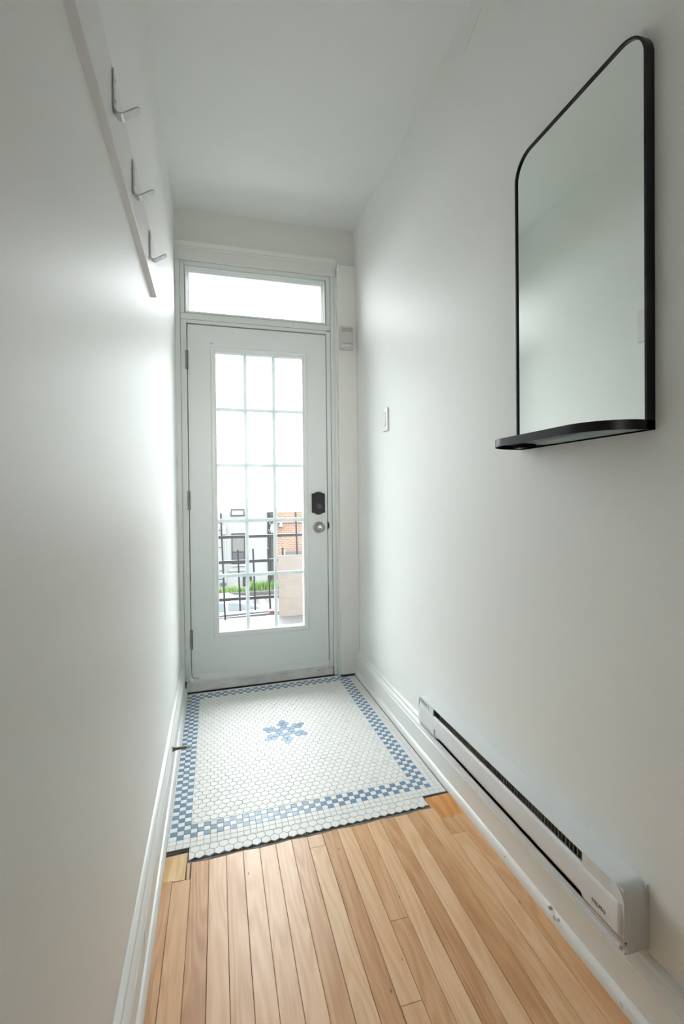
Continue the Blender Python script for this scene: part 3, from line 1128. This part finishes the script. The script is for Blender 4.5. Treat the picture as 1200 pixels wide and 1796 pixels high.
def hpath(ins):
    P = [(HY0 - ins, .190)]
    q = rr - ins
    for k in range(11):
        a = k / 10 * pi / 2
        P.append((HY0 - rr + q * cos(a), HT - rr + q * sin(a)))
    for k in range(11):
        a = pi / 2 + k / 10 * pi / 2
        P.append((HY1 + rr + q * cos(a), HT - rr + q * sin(a)))
    P.append((HY1 + ins, .190))
    return P


b = MB()
b.ring(hpath(0), hpath(.0022), HX, XR - .0004, 0)
b.box(HX + .008, XR - .0004, HY1, HY1 + .0022, .163, .1901)
b.box(HX + .008, XR - .0004, HY0, HY0 - .0022, .163, .1901)
b.build('cover', M_heat, T, smooth=True, angle=30)
b = MB()     # front panel with its folded upper lip; cut back along the lower air slot
n = 14
ys = [HY0 - .004 + (HY1 + .0025 - HY0 + .004) * k / 60 for k in range(61)]


def pz(y):
    if -1.9495 < y < -1.2024:
        e = min(y + 1.9495, -1.2024 - y)
        return .178 + .0220 * min(1, .30 + e / .06) if y > -1.25 else .2000
    return .178


def px(z):
    return HX + .0035 - .004 * sin(pi * (z - .178) / .09)


ys = sorted(set(ys + [-1.2024, -1.20241, -1.9495, -1.94951]), reverse=True)
zs = 8
G = []
for y in ys:
    zb0 = pz(y - 1e-6) if y in (-1.20241,) else pz(y)
    col = []
    for k in range(zs + 1):
        z = zb0 + (.2610 - zb0) * k / zs
        col.append((px(z), y, z))
    col.append((HX + .0055, y, .2632)); col.append((HX + .010, y, .2635))
    G.append(b._new(col))
for A, B in zip(G, G[1:]):
    for k in range(len(A) - 1):
        b.bm.faces.new((A[k], B[k], B[k + 1], A[k + 1]))
fp = b.build('front_panel', M_heat, T, smooth=True, angle=50)
sm = fp.modifiers.new('sheet', 'SOLIDIFY'); sm.thickness = .0012; sm.offset = 0
b = MB()     # back plate and bottom tray with its front lip
b.box(XR - .003, XR - .0005, HY1 + .003, HY0 - .003, .156, HT - .003)
b.box(HX + .010, XR - .003, HY1 + .003, HY0 - .003, .1610, .1625)
b.box(HX + .0085, HX + .0105, HY1 + .003, HY0 - .003, .1610, .1790, .0005)
b.box(HX + .0040, HX + .0105, HY1 + .003, HY0 - .003, .1600, .1645, .001)
b.build('back_tray', M_heat, T)
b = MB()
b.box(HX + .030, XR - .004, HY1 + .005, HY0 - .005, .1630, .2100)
b.build('lower_slot_shade', M_heat_in, T)  # dark block painting the shade inside the lower air slot
b = MB()     # upper air slot: white plates at either end, dark element between
for (a, c) in ((HY0 - .004, -1.1905), (-1.9430, HY1 + .004)):
    b = MB()
    b.box(HX + .0025, HX + .0045, c, a, .258, .2925)
    b.build('end_plate', M_heat, T)
b = MB()
b.box(HX + .0040, HX + .0055, -1.1900, -1.1060, .2690, .2885) if False else None
for k, (y, w) in enumerate(((-1.083, .010), (-1.099, .012), (-1.117, .012), (-1.133, .010), (-1.149, .006))):
    b.box(HX + .0018, HX + .0026, y - w / 2, y + w / 2, .2735, .2855)
b.build('rating_label', M_faint, T)
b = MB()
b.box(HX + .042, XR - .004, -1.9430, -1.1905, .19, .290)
b.build('upper_slot_shade', M_gap, T)  # near-black block painting the shade behind the fins
b = MB()
y = -1.232
while y > -1.938:
    b.box(HX + .010, HX + .045, y - .0011, y + .0011, .200, .2860)
    y -= .0125
b.build('heating_fins', M_fin, T)
b = MB()
b.tube([(HX + .024, -1.2, .245), (HX + .024, -1.94, .245)], .005, 10)
b.build('heating_rod', M_screw, T)
b = MB()     # square knock-out on the near end plate
b.ring([(p[0], p[1]) for p in rrect(-2.0200, -1.9955, .2790, .2905, .003, 4)], [(p[0], p[1]) for p in rrect(-2.0190, -1.9965, .2800, .2895, .0025, 4)], HX + .0020, HX + .0030, 0)
b.build('knockout', mat('knockout outline', (.62, .63, .64, 1), .5), T)
b = MB(); b.lathe((HX + .0035, -2.048, .1700), (-1, 0, 0), [(0, .004), (.003, .0038), (.0042, .002)], 14)
b.build('screw', M_chrome, T)
# maker's lettering
cu = bpy.data.curves.new('lettering', 'FONT')
cu.body = 'STELPRO'
cu.size = .0118
cu.extrude = .0002
cu.space_character = 1.05
to = bpy.data.objects.new('lettering_source', cu)
COL.objects.link(to)
bpy.context.view_layer.update()
tm = bpy.data.meshes.new_from_object(to.evaluated_get(bpy.context.evaluated_depsgraph_get()))
bpy.data.objects.remove(to)
xs = [v.co.x for v in tm.vertices]
tw = max(xs) - min(xs)
mtx = Matrix(((0, 0, -1, HX - .0010), (-1, 0, 0, -1.9740), (0, 1, 0, .2075), (0, 0, 0, 1)))
tm.transform(Matrix.Diagonal((.0375 / tw, 1, 1, 1)))
tm.transform(mtx)
tm.materials.clear(); tm.materials.append(M_ink)
lt = bpy.data.objects.new('lettering', tm)
COL.objects.link(lt); lt.parent = T; lt.matrix_parent_inverse = T.matrix_basis.inverted()

# ------------------------------------------------------------------ outside: porch
b = MB()
b.box(-1.2, 2.4, .16, 1.475, -.06, .028, .004)
b.box(-1.2, 2.4, 1.44, 1.475, -.30, -.055)
struct(b.build('porch_deck', M_deck))
RY = 1.435


def rs(x, z, y=RY, y0=1.2):
    k = (y + 2.82558) / (y0 + 2.82558)
    return .13445 + (x - .13445) * k, 1.1067 + (z - 1.1067) * k


RL = empty('porch_railing', (.5, RY, .03), 'black iron railing with slim pickets on the porch outside the door', 'railing')
for zt, zb0 in ((.787, .763), (.579, .554), (.268, .244)):
    z1 = rs(0, zt)[1]; z0 = rs(0, zb0)[1]
    b = MB(); b.box(-.9, 1.9, RY - .012, RY + .012, z0, z1, .002)
    b.build('rail', M_iron, RL)
for k in range(-5, 11):
    tall = (k % 5 == 0)
    xt = .191 + .1249 * k + (.009 if not tall else 0); xb = xt + (.024 if tall else .014)
    (xa, za), (xc, zc) = rs(xt, .973 if tall else .671), rs(xb, .0 if tall else .150)
    if tall: zc = .028
    w = .0074
    b = MB()
    b.hexa([(xc - w, RY - w, zc), (xc + w, RY - w, zc), (xc + w, RY + w, zc), (xc - w, RY + w, zc),
            (xa - w, RY - w, za), (xa + w, RY - w, za), (xa + w, RY + w, za), (xa - w, RY + w, za)], .001, 1)
    b.build('post' if tall else 'picket', M_iron, RL)
wb_ = MB()
lay = wb_.bm.faces.layers.float.new('tone'); lay2 = wb_.bm.faces.layers.float.new('rnd')
wb_.hexa([(.6885, 1.390, .0285), (1.42, 1.390, .0285), (1.42, 1.402, .0285), (.6885, 1.402, .0285),
          (.6885, 1.4080, .576), (1.42, 1.4080, .576), (1.42, 1.420, .576), (.6885, 1.420, .576)])
for f in wb_.bm.faces:
    f[lay] = .55; f[lay2] = .61
q = wb_.build('plywood_sheet', M_plyout)
tag(q, 'pale plywood sheet leaning on the porch railing outside the door', 'plywood')
# grain of the sheet runs sideways
q.data.transform(Matrix.Translation((-1.05, -1.4, -.3)))
q.data.transform(Matrix.Rotation(radians(-90), 4, 'Z'))
q.rotation_euler = (0, 0, radians(90)); q.location = (1.05, 1.4, .3)

# ------------------------------------------------------------------ outside: street
GZ = -2.98
b = MB(); b.box(-40, 40, 2.2, 13.6, GZ - .3, GZ)
struct(b.build('road', M_road))
b = MB(); b.box(-40, 40, 13.6, 16.3, GZ - .3, -2.86)
struct(b.build('sidewalk', M_conc))
b = MB(); b.box(-40, 40, 16.3, 40, GZ - .3, -2.66)
struct(b.build('ground', M_earth))
b = MB()
b.box(.72, 6.5, 16.05, 16.35, -2.87, -2.655, .02)
struct(b.build('kerb', M_stone))
# weeds
gb = bmesh.new()
gt = gb.faces.layers.float.new('tone')
for i in range(2600):
    x = random.uniform(-1.5, 4.0); y = random.uniform(16.27, 16.50)
    if x < .72 and random.random() < .5: y = random.uniform(15.95, 16.6)
    z = -2.68 if y > 16.3 else -2.87
    h = random.uniform(.12, .30)
    if x > 1.5: h *= 1.6
    if 1.05 < x < 1.5: h *= .7
    a = random.uniform(0, pi); w = .012; lx, ly = random.uniform(-.10, .10), random.uniform(-.10, .04)
    p = [gb.verts.new((x - w * cos(a), y - w * sin(a), z)), gb.verts.new((x + w * cos(a), y + w * sin(a), z)),
         gb.verts.new((x + lx * .5 + w * cos(a), y + ly * .5 + w * sin(a), z + h * .6)), gb.verts.new((x + lx * .5 - w * cos(a), y + ly * .5 - w * sin(a), z + h * .6)),
         gb.verts.new((x + lx, y + ly, z + h))]
    tn = random.uniform(0, .6) if x > 1.45 else random.uniform(.4, 1)
    for f in (gb.faces.new(p[:4]), gb.faces.new((p[3], p[2], p[4]))):
        f[gt] = tn
me = bpy.data.meshes.new('weeds'); gb.to_mesh(me); gb.free(); me.materials.append(M_grass)
o = bpy.data.objects.new('weeds', me); COL.objects.link(o)
tag(o, 'green weeds growing along the foot of the stucco building', 'weeds', kind='stuff')

# stucco building
SB = empty('stucco_building', (-2, 17, -2.7), 'pale grey stucco building with a dark framed window across the street', 'building')
b = MB()
b.box(-9, 2.288, 17.0, 23, -2.66, .49)
b.build('wall', M_stucco, SB)


def bwindow(x0, x1, z0, z1, mid, lower, upper):
    b = MB()
    t = .035
    b.ring([(x0, z0), (x1, z0), (x1, z1), (x0, z1)], [(x0 + t, z0 + t), (x1 - t, z0 + t), (x1 - t, z1 - t), (x0 + t, z1 - t)], 16.955, 17.02, 1)
    if mid: b.box(x0 + t, x1 - t, 16.965, 17.02, mid - .018, mid + .018)
    w = b.build('window', M_wframe, SB)
    b = MB(); b.box(x0 + t, x1 - t, 16.985, 17.01, z0 + t, mid or z1 - t)
    b.build('pane', lower, w)
    if mid:
        b = MB(); b.box(x0 + t, x1 - t, 16.98, 17.01, mid, z1 - t)
        b.build('blind', upper, w)


bwindow(.822, 1.366, -1.66, -.38, -1.150, M_pane, M_blind)
bwindow(.800, 1.362, .335, .62, None, M_stucco, None)
bwindow(1.262, 1.62, -2.55, -2.19, None, M_pane, None)
b = MB(); b.box(.80, 1.39, 16.955, 17.0, -1.735, -1.655)
b.build('window_foot', mat('blue grey sill metal', (.17, .18, .21, 1), .6), SB)
b = MB(); b.box(.70, 1.50, 16.955, 17.0, -1.94, -1.86)
b.build('window_sill', M_stucco, SB)
b = MB()
for z in (.05, -.25, -.95, -1.9, -2.25):
    b.box(-9, .47, 16.985, 17.0, z, z + .02)
b.build('siding_line', M_conc, SB)
# conduit with meter box beside it
UP_ = empty('utility_conduit', (.58, 16.93, -2.7), 'thin grey conduit pipe with a meter box on the stucco wall', 'conduit')
b = MB(); b.tube([(.580, 16.925, .44), (.572, 16.925, -1.0), (.566, 16.925, -2.45)], .022, 10)
b.build('pipe', M_conc if False else mat('grey conduit', (.13, .13, .135, 1), .6), UP_)
b = MB(); b.box(.44, .60, 16.82, 16.952, -.30, -.06, .01)
b.build('meter_box', M_white, UP_)
b = MB(); b.box(.42, .60, 16.82, 16.952, -.40, -.305, .01)
b.build('box_base', mat('blue grey box', (.20, .22, .26, 1), .6), UP_)
b = MB(); b.box(.36, .59, 16.80, 16.952, -2.48, -2.36, .01)
b.build('junction_box', M_dkmetal, UP_)

# brick building beside it
BB = empty('brick_building', (5, 17.1, -2.7), 'orange brick building with a dark corner strip across the street', 'building')
b = MB()
b.box(2.548, 11, 17.0, 23, -2.66, .47)
b.build('wall', M_brick, BB)
b = MB()
b.box(2.292, 2.440, 17.06, 18, -2.75, .465)
for k in range(5):
    b.box(2.300 + .03 * k, 2.312 + .03 * k, 16.955, 17.07, -2.75, .465)
b.build('corner_strip', M_dkmetal, BB)
b = MB(); b.box(2.441, 2.547, 17.02, 18, -2.75, .468)
b.build('side_cladding', M_rust, BB)
b = MB(); b.tube([(2.60, 16.97, .020), (9, 16.97, .020)], .022, 8)
b.build('pipe_run', M_white, BB)
T = empty('wall_light', (2.85, 16.95, -.1), 'small white lamp on the orange brick wall across the street', 'wall light')
b = MB(); b.lathe((2.85, 16.93, .0), (0, 0, -1), [(0, .05), (.05, .06), (.052, .03), (.06, .03), (.07, .075), (.15, .085), (.19, .05), (.195, .001)], 18)
b.build('lamp_head', M_white, T, smooth=True)
b = MB(); b.box(2.82, 2.88, 16.93, 17.0, -.08, -.02)
b.build('mount', M_white, T)
T = empty('satellite_dish', (2.47, 16.8, -.25), 'white oval dish hanging on the dark strip between the two buildings', 'dish')
b = MB()
P = [(2.465 + .075 * cos(t * pi / 12) + .01 * sin(t * pi / 12), -.205 + .19 * sin(t * pi / 12)) for t in range(24)]
b.prism(P, 16.78, 16.80, 1)
b.build('dish', M_white, T)
b = MB(); b.tube([(2.40, 16.80, -.05), (2.38, 16.9, .02), (2.36, 16.945, .02)], .012, 8)
b.build('bracket', M_white, T)
b = MB(); b.tube([(2.45, 16.79, -.38), (2.36, 16.85, -.36), (2.34, 16.945, -.25)], .010, 8)
b.build('bracket', M_white, T)
T = empty('board_fence', (4.2, 16.6, -2.66), 'low weathered grey board fence in front of the brick building', 'fence')
b = MB()
x = 2.98
while x < 6.4:
    b.box(x, x + .135, 16.70, 16.73, -2.655, -1.19)
    x += .14
b.build('boards', M_fence, T)
for z in (-1.35, -2.4):
    b = MB(); b.box(2.98, 6.4, 16.73, 16.78, z - .04, z + .04)
    b.build('rail', M_fence, T)
b = MB(); b.box(2.93, 2.975, 16.68, 16.78, -2.655, -1.10)
b.build('post', M_white, T)

# ------------------------------------------------------------------ parked car (rear half in view)
CAR = empty('car', (0, 10.3, GZ), 'white car parked in the street, seen through the lower door panes', 'car')
CY0, CY1 = 9.45, 11.20
side = [(-2.55, -2.62), (-2.60, -2.40), (-2.45, -2.12), (-1.60, -1.98), (-.95, -1.92), (1.10, -1.86), (1.50, -1.86), (1.98, -1.90), (2.05, -2.05), (2.08, -2.35),
        (2.00, -2.70), (1.70, -2.76), (-2.2, -2.76)]
b = MB()
A = b._new([(x, CY0, z) for x, z in side]); B = b._new([(x, CY1, z) for x, z in side])
ins = .07
A2 = b._new([(x * .985, CY0 + ins, z + (.045 if z > -2.2 else 0)) for x, z in side]); B2 = b._new([(x * .985, CY1 - ins, z + (.045 if z > -2.2 else 0)) for x, z in side])
n = len(side)
for i in range(n):
    j = (i + 1) % n
    b.bm.faces.new((A[i], A[j], A2[j], A2[i])); b.bm.faces.new((B[j], B[i], B2[i], B2[j])); b.bm.faces.new((A2[i], A2[j], B2[j], B2[i]))
Ac = b._new([(.0, CY0, -2.35)]); Bc = b._new([(.0, CY1, -2.35)])
for i in range(n):
    j = (i + 1) % n
    b.bm.faces.new((A[j], A[i], Ac[0])); b.bm.faces.new((B[i], B[j], Bc[0]))
b.build('body', M_car, CAR, smooth=True, angle=30)
b = MB()     # cabin: glasshouse lofted up to the roof
lo_ = [(-1.25, 9.52), (1.36, 9.52), (1.44, 10.3), (1.36, 11.13), (-1.25, 11.13)]
hi_ = [(-.45, 9.76), (.55, 9.76), (.72, 10.3), (.55, 10.89), (-.45, 10.89)]
Lo = b._new([(x, y, -1.835) for x, y in lo_]); Hi = b._new([(x, y, -1.635) for x, y in hi_])
Mi = b._new([(x * .9 + .02, (y - 10.32) * .88 + 10.32, -1.585) for x, y in hi_])
for R1, R2 in ((Lo, Hi), (Hi, Mi)):
    for i in range(5):
        j = (i + 1) % 5
        b.bm.faces.new((R1[i], R1[j], R2[j], R2[i]))
b.bm.faces.new(Mi); b.bm.faces.new(Lo[::-1])
b.build('cabin', M_car, CAR, smooth=True, angle=20)


def side_pane(q, name='side_window'):
    """q: (x, t) with t up the cabin side 0..1; slightly proud of the cabin"""
    b = MB()
    def P(x, t, o):
        y = 9.52 + .24 * t - o * .64; z = -1.835 + .20 * t + o * .77
        return (x, y, z)
    b_pts = [P(x, t, .008) for x, t in q]; i_pts = [P(x, t, -.01) for x, t in q]
    A = b._new(b_pts); B = b._new(i_pts)
    n = len(q)
    b.bm.faces.new(A); b.bm.faces.new(B[::-1])
    for i in range(n):
        j = (i + 1) % n
        b.bm.faces.new((A[j], A[i], B[i], B[j]))
    b.build(name, M_carglass, CAR)


side_pane([(.46, .10), (.88, .12), (1.25, .20), (1.0, .55), (.62, .88), (.46, .90)])
side_pane([(-.60, .08), (.36, .10), (.36, .90), (-.38, .90), (-.55, .5)])
b = MB(); b.tube([(-2.4, 9.452, -2.02), (-.5, 9.442, -1.97), (1.5, 9.442, -1.905)], .010, 6)
b.build('body_crease', mat('shadow line', (.22, .22, .25, 1), .5), CAR)
b = MB(); b.hexa([(1.475, 9.425, -1.875), (1.66, 9.425, -1.930), (1.66, 9.60, -1.930), (1.55, 9.60, -1.875), (1.476, 9.425, -1.865), (1.66, 9.425, -1.845), (1.66, 9.60, -1.805), (1.55, 9.60, -1.83)], .006)
b.build('tail_light', M_tail, CAR)
b = MB(); b.box(.90, 1.04, 9.435, 9.455, -2.085, -2.06, .004)
b.build('door_handle', M_dkmetal, CAR)
for x in (-1.75, 1.15):
    for y0, y1 in ((9.46, 9.66), (10.99, 11.19)):
        b = MB(); b.lathe((x, y0, GZ + .32), (0, 1, 0), [(0, .25), (.02, .31), (.18, .31), (.20, .25)], 28)
        b.build('wheel', M_tyre, CAR, smooth=True)
